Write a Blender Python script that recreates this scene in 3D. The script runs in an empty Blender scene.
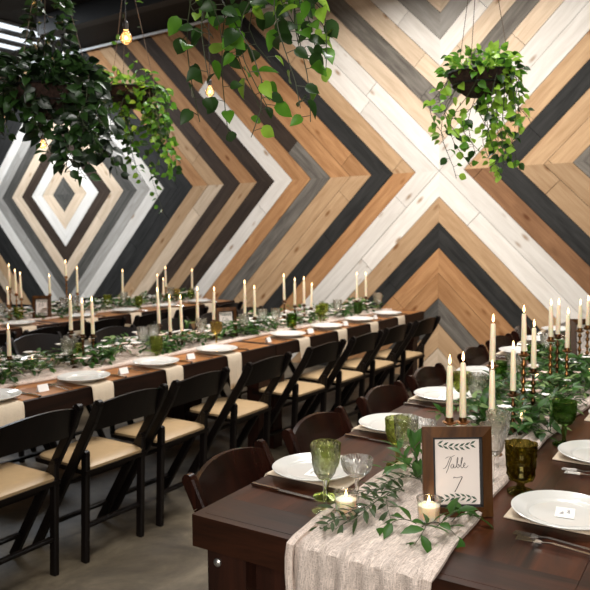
import bpy, math, random
from mathutils import Vector, Matrix
C = bpy.context.scene.collection
PI = math.pi
rnd = random.Random(7)
sin, cos = math.sin, math.cos

# ------------------------------------------------------------------ camera
YAW, PITCH, ROLL = 0.604933, -0.0854529, -0.010047
cd = bpy.data.cameras.new('camera'); cam = bpy.data.objects.new('camera', cd); C.objects.link(cam)
fw = Vector((-sin(YAW)*cos(PITCH), cos(YAW)*cos(PITCH), sin(PITCH)))
rt = fw.cross(Vector((0, 0, 1))).normalized(); up = rt.cross(fw)
r2 = rt*cos(ROLL)+up*sin(ROLL); u2 = up*cos(ROLL)-rt*sin(ROLL)
m = Matrix((r2, u2, -fw)).transposed().to_4x4(); m.translation = (0, 0, 1.515)
cam.matrix_world = m
cd.sensor_width = 36; cd.lens = 708.9/590*36; cd.clip_start = 0.05
cd.dof.use_dof = True; cd.dof.focus_distance = 2.0; cd.dof.aperture_fstop = 6.5
bpy.context.scene.camera = cam

# ------------------------------------------------------------------ light and exposure
vs = bpy.context.scene.view_settings
vs.view_transform = 'Standard'; vs.look = 'None'; vs.gamma = 1; vs.exposure = 0.0; vs.use_curve_mapping = False
w = bpy.data.worlds.new('world'); bpy.context.scene.world = w; w.use_nodes = True
w.node_tree.nodes['Background'].inputs[0].default_value = (0.75, 0.8, 0.9, 1)
w.node_tree.nodes['Background'].inputs[1].default_value = 0.035

def area(name, loc, sx, sy, power, col, rot=(0, 0, 0), spread=PI):
    l = bpy.data.lights.new(name, 'AREA'); l.shape = 'RECTANGLE'; l.size = sx; l.size_y = sy
    l.energy = power; l.color = col; l.spread = spread
    o = bpy.data.objects.new(name, l); C.objects.link(o); o.location = loc; o.rotation_euler = rot
    return o
# daylight through the roof lights (the openings are built with the ceiling)
area('daylight_middle', (-2.6, 4.5, 4.12), 2.4, 1.1, 255, (1.0, 0.97, 0.93), (math.radians(12), 0, 0))
area('daylight_left', (-8.9, 5.2, 4.12), 1.7, 1.6, 290, (0.86, 0.93, 1.0), (math.radians(12), 0, 0))
area('daylight_right', (-0.7, 1.9, 4.12), 1.5, 1.4, 95, (1.0, 0.97, 0.92))
# tall window front behind the camera
area('daylight_front', (0.3, -2.2, 3.7), 3.2, 1.0, 58, (1.0, 0.96, 0.9), (math.radians(55), 0, math.radians(12)))

lf_ = area('near_table_fill', (1.0, -2.1, 2.3), 1.6, 1.4, 33, (1.0, 0.95, 0.88), spread=1.5)  # added fill light for candles and sign on the near table, no doorway there
lf_.rotation_euler = (Vector((-.8, 2.3, .9))-lf_.location).to_track_quat('-Z', 'Y').to_euler()

# ------------------------------------------------------------------ materials
MATS = {}
def srgb(c):
    return tuple(((x/255)/12.92 if x/255 <= 0.04045 else ((x/255+0.055)/1.055)**2.4) for x in c)+(1,)
def newmat(name):
    mt = bpy.data.materials.new(name); mt.use_nodes = True
    nt = mt.node_tree; b = nt.nodes['Principled BSDF']; MATS[name] = mt
    return mt, nt, b
def N(nt, t, **kw):
    n = nt.nodes.new(t)
    for k, v in kw.items():
        if k.startswith('i_'):
            key = k[2:]; n.inputs[int(key) if key.isdigit() else key].default_value = v
        else: setattr(n, k, v)
    return n
def ramp(nt, fac, stops):
    r = nt.nodes.new('ShaderNodeValToRGB'); e = r.color_ramp.elements
    while len(e) < len(stops): e.new(0.5)
    for k, (p, c) in enumerate(stops): e[k].position = p; e[k].color = c
    nt.links.new(fac, r.inputs[0]); return r
def simple(name, col, rough=0.5, metal=0, noise=0, nscale=30, bump=0, **kw):
    mt, nt, b = newmat(name)
    b.inputs['Base Color'].default_value = srgb(col); b.inputs['Roughness'].default_value = rough
    b.inputs['Metallic'].default_value = metal
    tc = N(nt, 'ShaderNodeTexCoord')
    no = N(nt, 'ShaderNodeTexNoise', i_Scale=nscale, i_Detail=4.0); nt.links.new(tc.outputs['Object'], no.inputs[0])
    c = srgb(col); f = noise or 0.06
    r = ramp(nt, no.outputs[0], [(0.25, tuple(x*(1-f) for x in c[:3])+(1,)), (0.75, tuple(min(1, x*(1+f)) for x in c[:3])+(1,))])
    nt.links.new(r.outputs[0], b.inputs['Base Color'])
    if bump:
        bp = N(nt, 'ShaderNodeBump', i_Strength=bump, i_Distance=0.01); nt.links.new(no.outputs[0], bp.inputs['Height']); nt.links.new(bp.outputs[0], b.inputs['Normal'])
    for k, v in kw.items(): b.inputs[k.replace('_', ' ')].default_value = v
    return mt
def plankmat(name, c0, c1, knots=True, rough=0.6):
    """board wood: grain runs along U of the UV map, each board shifted by its own offset"""
    mt, nt, b = newmat(name)
    uv = N(nt, 'ShaderNodeUVMap'); mp = N(nt, 'ShaderNodeMapping'); mp.inputs['Scale'].default_value = (1.0, 9.0, 1)
    nt.links.new(uv.outputs[0], mp.inputs[0])
    n1 = N(nt, 'ShaderNodeTexNoise', i_Scale=2.2, i_Detail=6.0, i_Roughness=0.6, i_Distortion=0.6); nt.links.new(mp.outputs[0], n1.inputs[0])
    mp2 = N(nt, 'ShaderNodeMapping'); mp2.inputs['Scale'].default_value = (2.0, 60.0, 1); nt.links.new(uv.outputs[0], mp2.inputs[0])
    n2 = N(nt, 'ShaderNodeTexNoise', i_Scale=2.0, i_Detail=3.0); nt.links.new(mp2.outputs[0], n2.inputs[0])
    mx = N(nt, 'ShaderNodeMath', operation='MULTIPLY_ADD'); nt.links.new(n2.outputs[0], mx.inputs[0]); mx.inputs[1].default_value = 0.4; nt.links.new(n1.outputs[0], mx.inputs[2])
    r = ramp(nt, mx.outputs[0], [(0.45, srgb(c0)), (0.95, srgb(c1))])
    at = N(nt, 'ShaderNodeAttribute', attribute_name='tone')
    hs = N(nt, 'ShaderNodeMix', data_type='RGBA', blend_type='MULTIPLY'); hs.inputs[0].default_value = 1
    cmb = N(nt, 'ShaderNodeCombineColor')
    for k in range(3): nt.links.new(at.outputs['Fac'], cmb.inputs[k])
    nt.links.new(r.outputs[0], hs.inputs[6]); nt.links.new(cmb.outputs[0], hs.inputs[7])
    last = hs.outputs[2]
    if knots:
        mp3 = N(nt, 'ShaderNodeMapping'); mp3.inputs['Scale'].default_value = (2.6, 6.5, 1); nt.links.new(uv.outputs[0], mp3.inputs[0])
        vo = N(nt, 'ShaderNodeTexVoronoi', i_Scale=1.0); nt.links.new(mp3.outputs[0], vo.inputs[0])
        kr = ramp(nt, vo.outputs['Distance'], [(0.06, (1, 1, 1, 1)), (0.17, (0, 0, 0, 1))])
        km = N(nt, 'ShaderNodeMix', data_type='RGBA', blend_type='MULTIPLY')
        nt.links.new(kr.outputs[0], km.inputs[0]); nt.links.new(last, km.inputs[6]); km.inputs[7].default_value = (0.5, 0.36, 0.25, 1)
        last = km.outputs[2]
    nt.links.new(last, b.inputs['Base Color']); b.inputs['Roughness'].default_value = 0.75; b.inputs['Specular IOR Level'].default_value = 0.2
    bp = N(nt, 'ShaderNodeBump', i_Strength=0.25, i_Distance=0.004); nt.links.new(mx.outputs[0], bp.inputs['Height']); nt.links.new(bp.outputs[0], b.inputs['Normal'])
    return mt
def woodmat(name, c0, c1, rough=0.35, axis=1, planks=0.0, coat=0.0, fine=14.0):
    mt, nt, b = newmat(name)
    tc = N(nt, 'ShaderNodeTexCoord'); mp = N(nt, 'ShaderNodeMapping')
    s = [fine]*3; s[axis] = 1.3; mp.inputs['Scale'].default_value = s
    nt.links.new(tc.outputs['Object'], mp.inputs[0])
    n1 = N(nt, 'ShaderNodeTexNoise', i_Scale=1.0, i_Detail=6.0, i_Roughness=0.65, i_Distortion=0.8); nt.links.new(mp.outputs[0], n1.inputs[0])
    r = ramp(nt, n1.outputs[0], [(0.3, srgb(c0)), (0.7, srgb(c1))]); last = r.outputs[0]
    nt.links.new(last, b.inputs['Base Color']); b.inputs['Roughness'].default_value = rough
    b.inputs['Specular IOR Level'].default_value = 0.22; b.inputs['Coat Weight'].default_value = coat; b.inputs['Coat Roughness'].default_value = 0.25
    bp = N(nt, 'ShaderNodeBump', i_Strength=0.15, i_Distance=0.003); nt.links.new(n1.outputs[0], bp.inputs['Height']); nt.links.new(bp.outputs[0], b.inputs['Normal'])
    return mt
def glassmat(name, tint, gl=0.22, body=(1, 1, 1), bw=0.05, solid=False):
    """thin glass: tinted transmission, fresnel gloss, a trace of scatter"""
    mt, nt, b = newmat(name)
    if solid:
        nt.nodes.remove(b); out = nt.nodes['Material Output']
        g = N(nt, 'ShaderNodeBsdfGlass', i_IOR=1.42, i_Roughness=0.02); g.inputs[0].default_value = tint+(1,)
        tr = N(nt, 'ShaderNodeBsdfTransparent'); tr.inputs[0].default_value = tint+(1,)
        mm_ = N(nt, 'ShaderNodeMixShader'); mm_.inputs[0].default_value = .65
        nt.links.new(tr.outputs[0], mm_.inputs[1]); nt.links.new(g.outputs[0], mm_.inputs[2]); nt.links.new(mm_.outputs[0], out.inputs[0]); return mt
    nt.nodes.remove(b); out = nt.nodes['Material Output']
    tr = N(nt, 'ShaderNodeBsdfTransparent'); tr.inputs[0].default_value = tint+(1,)
    gs = N(nt, 'ShaderNodeBsdfGlossy'); gs.inputs['Roughness'].default_value = 0.06; gs.inputs[0].default_value = (1, 1, 1, 1)
    df = N(nt, 'ShaderNodeBsdfDiffuse'); df.inputs[0].default_value = body+(1,)
    lw = N(nt, 'ShaderNodeLayerWeight', i_Blend=gl)
    m1 = N(nt, 'ShaderNodeMixShader'); m1.inputs[0].default_value = bw
    m2 = N(nt, 'ShaderNodeMixShader')
    nt.links.new(tr.outputs[0], m1.inputs[1]); nt.links.new(df.outputs[0], m1.inputs[2])
    nt.links.new(lw.outputs['Fresnel'], m2.inputs[0]); nt.links.new(m1.outputs[0], m2.inputs[1]); nt.links.new(gs.outputs[0], m2.inputs[2])
    nt.links.new(m2.outputs[0], out.inputs[0]); return mt
def emis(name, col, st):
    mt, nt, b = newmat(name); b.inputs['Base Color'].default_value = (0, 0, 0, 1)
    b.inputs['Emission Color'].default_value = col+(1,); b.inputs['Emission Strength'].default_value = st; return mt

plankmat('brown_pine', (112, 78, 52), (150, 110, 78))
plankmat('whitewash', (214, 205, 194), (238, 231, 222))
plankmat('cream_pine', (192, 166, 138), (226, 204, 178))
plankmat('beige_pine', (168, 132, 96), (204, 170, 132))
plankmat('orange_pine', (150, 104, 66), (196, 148, 102))
plankmat('stained_brown', (40, 30, 24), (74, 60, 49), False)
plankmat('dark_grey', (58, 56, 52), (98, 94, 88), False)
plankmat('weathered_grey', (78, 72, 65), (134, 127, 118), False)
plankmat('pale_grey', (138, 132, 124), (178, 172, 164), False)
plankmat('charcoal', (28, 27, 26), (56, 55, 53), False)
woodmat('table_wood', (14, 7, 5), (78, 40, 22), 0.3, 1)
woodmat('table_wood_cross', (16, 9, 6), (60, 32, 20), 0.34, 0)
woodmat('table_wood_mid_reflect', (108, 66, 34), (182, 124, 74), 0.36, 1)  # orange reflection of the plank wall painted into the rear table tops
woodmat('table_wood_edge_shaded', (20, 12, 9), (44, 26, 18), 0.5, 1)  # near-black: shade on the table sides put into the apron colour
woodmat('table_wood_leg', (22, 12, 9), (52, 27, 18), 0.45, 2)
woodmat('black_wood', (7, 5, 5), (19, 13, 11), 0.4, 2)
woodmat('mahogany', (13, 6, 5), (44, 20, 13), 0.25, 2)
woodmat('frame_wood', (38, 22, 11), (92, 58, 28), 0.35, 2)
simple('seat_vinyl', (178, 150, 112), 0.45, noise=0.05)
simple('porcelain', (208, 206, 201), 0.12, noise=0.01)
simple('paper', (240, 236, 232), 0.8, noise=0.01)
simple('paper_warm', (226, 214, 206), 0.8, noise=0.01)
simple('ink', (60, 52, 50), 0.7)
simple('leaf_ink', (62, 82, 66), 0.7)
simple('linen', (214, 196, 172), 0.9, noise=0.08, nscale=200, bump=0.2)
simple('silver', (200, 195, 188), 0.18, 1.0)
simple('brass', (150, 104, 62), 0.28, 1.0, noise=0.2, nscale=40)
simple('old_brass', (96, 66, 42), 0.35, 1.0, noise=0.3, nscale=40)
simple('cord', (90, 74, 58), 0.8)
simple('iron', (20, 19, 19), 0.5)
simple('conduit', (235, 236, 238), 0.4)
simple('bolt_metal', (180, 178, 174), 0.3, 0.9)
simple('wax', (246, 228, 196), 0.45, noise=0.02, Subsurface_Weight=0.4, Subsurface_Scale=0.02)
simple('votive_wax', (250, 232, 208), 0.5, noise=0.02, Subsurface_Weight=0.8, Subsurface_Scale=0.03)
MATS['votive_wax'].node_tree.nodes['Principled BSDF'].inputs['Subsurface Radius'].default_value = (1, .55, .3)
simple('leaf_ruscus', (54, 92, 34), 0.4, noise=0.35, nscale=18)
simple('leaf_olive', (52, 70, 36), 0.5, noise=0.3, nscale=18)
simple('leaf_pothos', (78, 128, 34), 0.35, noise=0.4, nscale=12)
simple('leaf_deep', (26, 40, 22), 0.35, noise=0.4, nscale=12)
simple('leaf_bright', (136, 176, 56), 0.4, noise=0.4, nscale=12)
simple('leaf_dark', (40, 66, 28), 0.35, noise=0.4, nscale=12)
simple('leaf_silver', (126, 150, 92), 0.55, noise=0.2, nscale=18)
for k in ('leaf_pothos', 'leaf_bright', 'leaf_dark', 'leaf_ruscus', 'leaf_olive', 'leaf_silver'):
    nt = MATS[k].node_tree; b = nt.nodes['Principled BSDF']; tl = N(nt, 'ShaderNodeBsdfTranslucent'); ms = N(nt, 'ShaderNodeMixShader'); ms.inputs[0].default_value = .35
    src = b.inputs['Base Color'].links[0].from_socket; gm = N(nt, 'ShaderNodeGamma', i_Gamma=.8); nt.links.new(src, gm.inputs[0]); nt.links.new(gm.outputs[0], tl.inputs[0])
    nt.links.new(b.outputs[0], ms.inputs[1]); nt.links.new(tl.outputs[0], ms.inputs[2]); nt.links.new(ms.outputs[0], nt.nodes['Material Output'].inputs[0])
    b.inputs['Transmission Weight'].default_value = 0.0
    b.inputs['Specular IOR Level'].default_value = 0.25
simple('stem', (52, 58, 34), 0.6)
simple('petal', (238, 232, 226), 0.6, noise=0.04)
simple('petal_blush', (226, 200, 186), 0.6, noise=0.05)
simple('coco', (52, 34, 26), 0.95, noise=0.6, nscale=60, bump=1.0)
simple('ceiling_paint', (8, 8, 9), 0.85, noise=0.2, nscale=3)
simple('beam_paint', (12, 12, 13), 0.7, noise=0.2, nscale=5)
simple('plaster', (60, 58, 56), 0.9)
glassmat('clear_glass', (0.985, 0.99, 0.985), 0.22, bw=0.16, solid=True)
glassmat('bulb_glass', (1.0, 0.78, 0.45), 0.15, bw=0.02)
glassmat('votive_glass', (0.99, 0.985, 0.97), 0.15, bw=0.02, solid=True)
glassmat('green_glass', (0.76, 0.80, 0.50), 0.22, (0.30, 0.42, 0.12), 0.25, solid=True)
glassmat('dark_green_glass', (0.48, 0.62, 0.34), 0.25, (0.06, 0.14, 0.04), 0.35, solid=True)
glassmat('olive_glass', (0.52, 0.47, 0.22), 0.28, (0.14, 0.11, 0.02), 0.25, solid=True)
glassmat('amber_glass', (0.80, 0.68, 0.32), 0.25, (0.4, 0.3, 0.1), 0.2)
emis('flame', (1.0, 0.62, 0.28), 9.0)
emis('filament', (1.0, 0.62, 0.26), 16.0)
emis('bulb_glow', (1.0, 0.55, 0.2), 2.2)
emis('skylight_pane', (0.86, 0.93, 1.0), 1.3)
# gauze cloth: open weave that lets part of the light through
mt, nt, b = newmat('gauze'); out = nt.nodes['Material Output']
b.inputs['Base Color'].default_value = srgb((232, 215, 203)); b.inputs['Roughness'].default_value = 0.95
tr = N(nt, 'ShaderNodeBsdfTransparent'); mx = N(nt, 'ShaderNodeMixShader')
tc = N(nt, 'ShaderNodeTexCoord')
mp = N(nt, 'ShaderNodeMapping'); mp.inputs['Scale'].default_value = (700, 40, 40); nt.links.new(tc.outputs['Object'], mp.inputs[0])
na = N(nt, 'ShaderNodeTexNoise', i_Scale=1.0, i_Detail=2.0); nt.links.new(mp.outputs[0], na.inputs[0])
mp2 = N(nt, 'ShaderNodeMapping'); mp2.inputs['Scale'].default_value = (40, 700, 700); nt.links.new(tc.outputs['Object'], mp2.inputs[0])
nb = N(nt, 'ShaderNodeTexNoise', i_Scale=1.0, i_Detail=2.0); nt.links.new(mp2.outputs[0], nb.inputs[0])
mm = N(nt, 'ShaderNodeMath', operation='MAXIMUM'); nt.links.new(na.outputs[0], mm.inputs[0]); nt.links.new(nb.outputs[0], mm.inputs[1])
rr = ramp(nt, mm.outputs[0], [(0.42, (0.36, 0.36, 0.36, 1)), (0.70, (0.95, 0.95, 0.95, 1))])
nt.links.new(rr.outputs[0], mx.inputs[0]); nt.links.new(tr.outputs[0], mx.inputs[1]); nt.links.new(b.outputs[0], mx.inputs[2]); nt.links.new(mx.outputs[0], out.inputs[0])
# polished concrete
mt, nt, b = newmat('concrete'); tc = N(nt, 'ShaderNodeTexCoord')
n1 = N(nt, 'ShaderNodeTexNoise', i_Scale=2.2, i_Detail=9.0, i_Roughness=0.7, i_Distortion=0.5); nt.links.new(tc.outputs['Object'], n1.inputs[0])
r = ramp(nt, n1.outputs[0], [(0.32, srgb((48, 41, 32))), (0.5, srgb((88, 78, 63))), (0.68, srgb((124, 112, 92)))])
nt.links.new(r.outputs[0], b.inputs['Base Color']); b.inputs['Roughness'].default_value = 0.55
bp = N(nt, 'ShaderNodeBump', i_Strength=0.2); nt.links.new(n1.outputs[0], bp.inputs['Height']); nt.links.new(bp.outputs[0], b.inputs['Normal'])

# ------------------------------------------------------------------ mesh helpers
class MB:
    def __init__(s): s.v = []; s.f = []; s.m = []; s.mi = 0; s.uv = None; s.tone = None
    def add(s, vs, fs):
        n = len(s.v); s.v += [tuple(x) for x in vs]
        for f in fs: s.f.append(tuple(n+i for i in f)); s.m.append(s.mi)
        return s
    def box(s, x0, x1, y0, y1, z0, z1, M=None):
        vs = [Vector((x, y, z)) for z in (z0, z1) for y in (y0, y1) for x in (x0, x1)]
        if M: vs = [M @ p for p in vs]
        return s.add(vs, [(0, 2, 3, 1), (4, 5, 7, 6), (0, 1, 5, 4), (2, 6, 7, 3), (0, 4, 6, 2), (1, 3, 7, 5)])
    def bar(s, a, b, wx, wy, ref=(1, 0, 0)):
        """rectangular bar between two points; wx along ref"""
        a = Vector(a); b = Vector(b); d = (b-a).normalized(); x = Vector(ref); x = (x-d*x.dot(d)).normalized(); y = d.cross(x)
        e = min(wx, wy)*0.18
        prof = [(wx/2-e, wy/2), (-wx/2+e, wy/2), (-wx/2, wy/2-e), (-wx/2, -wy/2+e), (-wx/2+e, -wy/2), (wx/2-e, -wy/2), (wx/2, -wy/2+e), (wx/2, wy/2-e)]
        vs = [p+x*i+y*j for p in (a, b) for i, j in prof]; k = 8
        return s.add(vs, [(i, (i+1) % k, k+(i+1) % k, k+i) for i in range(k)]+[tuple(range(k))[::-1], tuple(range(k, 2*k))])
    def tube(s, pts, r, k=6, taper=None):
        pts = [Vector(p) for p in pts]; vs = []; n = len(pts)
        for i, p in enumerate(pts):
            d = (pts[min(i+1, n-1)]-pts[max(i-1, 0)]).normalized()
            x = d.orthogonal().normalized() if i == 0 else (x-d*x.dot(d)).normalized()
            y = d.cross(x); rr = r*(1-(taper or 0)*i/(n-1))
            vs += [p+x*rr*cos(2*PI*j/k)+y*rr*sin(2*PI*j/k) for j in range(k)]
        fs = [(i*k+j, i*k+(j+1) % k, (i+1)*k+(j+1) % k, (i+1)*k+j) for i in range(n-1) for j in range(k)]
        fs += [tuple(range(k))[::-1], tuple(range((n-1)*k, n*k))]
        return s.add(vs, fs)
    def lathe(s, prof, k=24, c=(0, 0, 0), mod=None, M=None):
        vs = []
        for r, z in prof:
            for j in range(k):
                a = 2*PI*j/k; rr = r*(mod(a, z) if mod else 1)
                p = Vector((c[0]+rr*cos(a), c[1]+rr*sin(a), c[2]+z)); vs.append(M @ p if M else p)
        n = len(prof)
        fs = [(i*k+j, i*k+(j+1) % k, (i+1)*k+(j+1) % k, (i+1)*k+j) for i in range(n-1) for j in range(k)]
        if prof[0][0] > 1e-4: fs.append(tuple(range(k))[::-1])
        if prof[-1][0] > 1e-4: fs.append(tuple(range((n-1)*k, n*k)))
        return s.add(vs, fs)
    def shell(s, prof, k=24, c=(0, 0, 0), mod=None):
        n0 = len(s.f); s.lathe(prof, k, c, mod)
        if prof[0][0] > 1e-4: s.f.pop(); s.m.pop()
        if prof[-1][0] > 1e-4: s.f.pop(-1) if prof[0][0] <= 1e-4 else s.f.pop(); s.m.pop()
        return s
    def leaf(s, p, d, nrm, L, W, kind=0):
        p = Vector(p); d = Vector(d).normalized(); nrm = Vector(nrm); nrm = (nrm-d*nrm.dot(d))
        nrm = nrm.normalized() if nrm.length > 1e-4 else d.orthogonal().normalized(); sd = d.cross(nrm)
        st = [(0, 0), (.04, .42), (.16, .86), (.34, 1.0), (.56, .84), (.78, .46), (.92, .14), (1, 0)] if kind == 1 else [(0, 0), (.25, .7), (.5, 1.0), (.75, .7), (1, 0)]
        vs = [p]
        for t, q in st[1:-1]:
            c = p+d*L*t-nrm*L*.22*t*t
            vs += [c+sd*W/2*q+nrm*W*.16*q-(d*L*.06*(1-t) if kind == 1 and t < .1 else d*0), c, c-sd*W/2*q+nrm*W*.16*q-(d*L*.06*(1-t) if kind == 1 and t < .1 else d*0)]
        vs.append(p+d*L-nrm*L*.22); m_ = len(st)-2; fs = [(0, 1, 2), (0, 2, 3)]
        for i in range(m_-1):
            a = 1+3*i; fs += [(a, a+3, a+4, a+1), (a+1, a+4, a+5, a+2)]
        a = 1+3*(m_-1); fs += [(a, a+3, a+1), (a+1, a+3, a+2)]
        return s.add(vs, fs)
    def build(s, name, mat, parent=None, smooth=True, loc=None):
        me = bpy.data.meshes.new(name); me.from_pydata(s.v, [], s.f)
        mats = mat if isinstance(mat, list) else [mat]
        for x in mats: me.materials.append(MATS[x])
        if len(mats) > 1: me.polygons.foreach_set('material_index', s.m)
        if smooth:
            me.polygons.foreach_set('use_smooth', [True]*len(s.f))
            try: me.set_sharp_from_angle(angle=math.radians(38))
            except Exception: pass
        if s.uv:
            ul = me.uv_layers.new(name='UVMap'); k = 0
            for i, f in enumerate(s.f):
                for j in range(len(f)): ul.data[k].uv = s.uv[i][j]; k += 1
        if s.tone:
            a = me.attributes.new('tone', 'FLOAT', 'FACE'); a.data.foreach_set('value', s.tone)
        me.update(); o = bpy.data.objects.new(name, me); C.objects.link(o)
        if parent: o.parent = parent
        if loc: o.location = loc
        return o
def tag(o, label=None, cat=None, group=None, kind=None):
    if label: o['label'] = label
    if cat: o['category'] = cat
    if group: o['group'] = group
    if kind: o['kind'] = kind
    return o
def thing(name, label, cat, loc=(0, 0, 0), rz=0, group=None):
    o = bpy.data.objects.new(name, None); C.objects.link(o); o.location = loc; o.rotation_euler = (0, 0, rz)
    o.empty_display_size = 0.1
    return tag(o, label, cat, group)
def copy_tree(o, parent=None):
    c = o.copy(); C.objects.link(c); c.parent = parent
    for ch in KIDS.get(o.name, []): copy_tree(ch, c)
    return c
KIDS = {}
PROTO = {}
def inst(key, maker, label, loc, rz=0, group=None, scale=None):
    """first use builds the thing with its parts, later uses copy it part by part"""
    if key not in PROTO:
        root = maker(); PROTO[key] = root
        allo = [root]
        def rec(o):
            KIDS[o.name] = [x for x in C.objects if x.parent == o]
            for x in KIDS[o.name]: rec(x)
        rec(root); o = root
    else: o = copy_tree(PROTO[key])
    o.location = loc; o.rotation_euler = (0, 0, rz); o['label'] = label
    if group: o['group'] = group
    elif 'group' in o.keys(): del o['group']
    if scale: o.scale = scale
    return o
ORD = ['first', 'second', 'third', 'fourth', 'fifth', 'sixth', 'seventh', 'eighth', 'ninth', 'tenth', 'eleventh', 'twelfth', 'thirteenth', 'fourteenth', 'fifteenth', 'sixteenth']

# ------------------------------------------------------------------ room shell
P = 0.26; WY = 6.856; NX0 = -34.265; ZS = 1.515+2.417*P; CZ = 4.18
def wx(n): return (n+NX0)*P
def wz(v): return ZS+v*P
SEQ = {0: 'dark_grey', 1: 'cream_pine', 2: 'whitewash', 3: 'stained_brown', 4: 'cream_pine', 5: 'dark_grey', 6: 'pale_grey', 7: 'whitewash',
       8: 'charcoal', 9: 'charcoal', 10: 'beige_pine', 11: 'cream_pine', 12: 'stained_brown', 13: 'beige_pine', 14: 'stained_brown', 15: 'whitewash',
       16: 'orange_pine', 17: 'weathered_grey', 18: 'beige_pine', 19: 'beige_pine', 20: 'charcoal', 21: 'beige_pine', 22: 'whitewash', 23: 'whitewash',
       24: 'beige_pine', 25: 'charcoal', 26: 'orange_pine', 27: 'orange_pine', 28: 'weathered_grey', 29: 'beige_pine', 30: 'cream_pine', 31: 'orange_pine'}
UPDIFF = {10: 'orange_pine', 11: 'beige_pine', 13: 'orange_pine', 18: 'orange_pine', 19: 'orange_pine', 16: 'orange_pine', 21: 'beige_pine', 24: 'cream_pine', 25: 'weathered_grey',
          26: 'cream_pine', 27: 'whitewash', 28: 'pale_grey', 29: 'cream_pine', 12: 'stained_brown'}
LODIFF = {21: 'orange_pine', 28: 'dark_grey', 5: 'dark_grey', 6: 'pale_grey'}
def clip(poly, a, b, c):   # keep a*x+b*y<=c
    out = []
    for i in range(len(poly)):
        p, q = poly[i], poly[(i+1) % len(poly)]; fp = a*p[0]+b*p[1]-c; fq = a*q[0]+b*q[1]-c
        if fp <= 0: out.append(p)
        if fp*fq < 0: t = fp/(fp-fq); out.append((p[0]+(q[0]-p[0])*t, p[1]+(q[1]-p[1])*t))
    return out
names = sorted(set(SEQ.values()) | {'charcoal', 'brown_pine', 'orange_pine', 'stained_brown'})
wall = MB(); wall.uv = []; wall.tone = []
BT = (CZ-ZS)/P; BB = ZS/P
for (cen, sg, lo, hi) in [(0, 1, 0, 23), (0, -1, 0, 23), (46, -1, 0, 23), (0, None, 0, 23)]:
    sgx = {1: 1, -1: -1, None: 0}[sg]
for cen, sx in ((0, 1), (0, -1), (46, -1)):
    for up_ in (1, 0):
        B = BT if up_ else BB; sv = 1 if up_ else -1
        A = 23 if sx*1 != -1 or cen else 14
        for mm_ in range(0, 32):
            t = -B-2-rnd.random()*6
            while t < A+2:
                t2 = t+rnd.choice([7, 10, 13, 16, 24]) * (1 if mm_ > 2 else 3)
                jt = {15: 6.0, 17: 14.6}.get(mm_) if (up_ and cen == 0 and sx == 1) else None
                if jt is not None and t < jt < t2: t2 = jt
                poly = [(0, 0), (A, 0), (A, B), (0, B)]
                g = 0.012
                for h in ((1, 1, mm_+1-g), (-1, -1, -mm_-g), (1, -1, t2-g), (-1, 1, -t-g)): poly = clip(poly, *h) if poly else poly
                ta = t; t = t2
                if not poly or len(poly) < 3: continue
                mname = SEQ[mm_]
                if up_ and cen == 0 and sx == 1: mname = UPDIFF.get(mm_, mname)
                elif up_: mname = UPDIFF.get(mm_, mname) if mm_ > 20 else mname
                elif sx == 1: mname = LODIFF.get(mm_, mname)
                if jt is not None and ta < jt-.01: mname = 'orange_pine' if mm_ == 15 else 'stained_brown'
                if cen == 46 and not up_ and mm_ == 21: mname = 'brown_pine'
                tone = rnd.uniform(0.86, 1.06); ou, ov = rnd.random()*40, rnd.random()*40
                if cen == 46 and not up_ and mm_ in (19, 18): tone *= 0.75  # lower-right planks darkened, painting in the light falling off there
                dy = 0.018+rnd.uniform(0, 0.004)
                X = [(cen+sx*a, sv*b_) for a, b_ in poly]
                uvs = [((a-b_)*P/1.414+ou, (a+b_)*P/1.414+ov) for a, b_ in poly]
                if sx*sv < 0: X.reverse(); uvs.reverse()
                k = len(X)
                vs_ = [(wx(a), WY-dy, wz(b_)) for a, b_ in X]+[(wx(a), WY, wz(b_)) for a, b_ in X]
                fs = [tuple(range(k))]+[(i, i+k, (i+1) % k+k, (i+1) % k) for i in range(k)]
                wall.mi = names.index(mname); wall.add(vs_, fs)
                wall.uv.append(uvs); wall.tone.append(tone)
                for i in range(k): wall.uv.append([uvs[i], uvs[i], uvs[(i+1) % k], uvs[(i+1) % k]]); wall.tone.append(tone*0.6)
# backing board behind the planks
i0 = len(wall.f); wall.mi = names.index('charcoal'); wall.box(wx(-14), wx(46), WY, WY+0.12, 0, CZ)
for _ in range(6): wall.uv.append([(0, 0)]*4); wall.tone.append(0.5)
tag(wall.build('wall_back', names, smooth=False), kind='structure')
tag(MB().box(wx(-14), 3.2, -2.5, WY+0.12, -0.1, 0).build('floor', 'concrete', smooth=False), kind='structure')
tag(MB().box(3.08, 3.2, -2.5, WY, 0, CZ).build('wall_right', 'plaster', smooth=False), kind='structure')
tag(MB().box(wx(-14)-0.12, wx(-14), -2.5, WY+.12, 0, CZ).build('wall_left', 'plaster', smooth=False), kind='structure')
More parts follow.
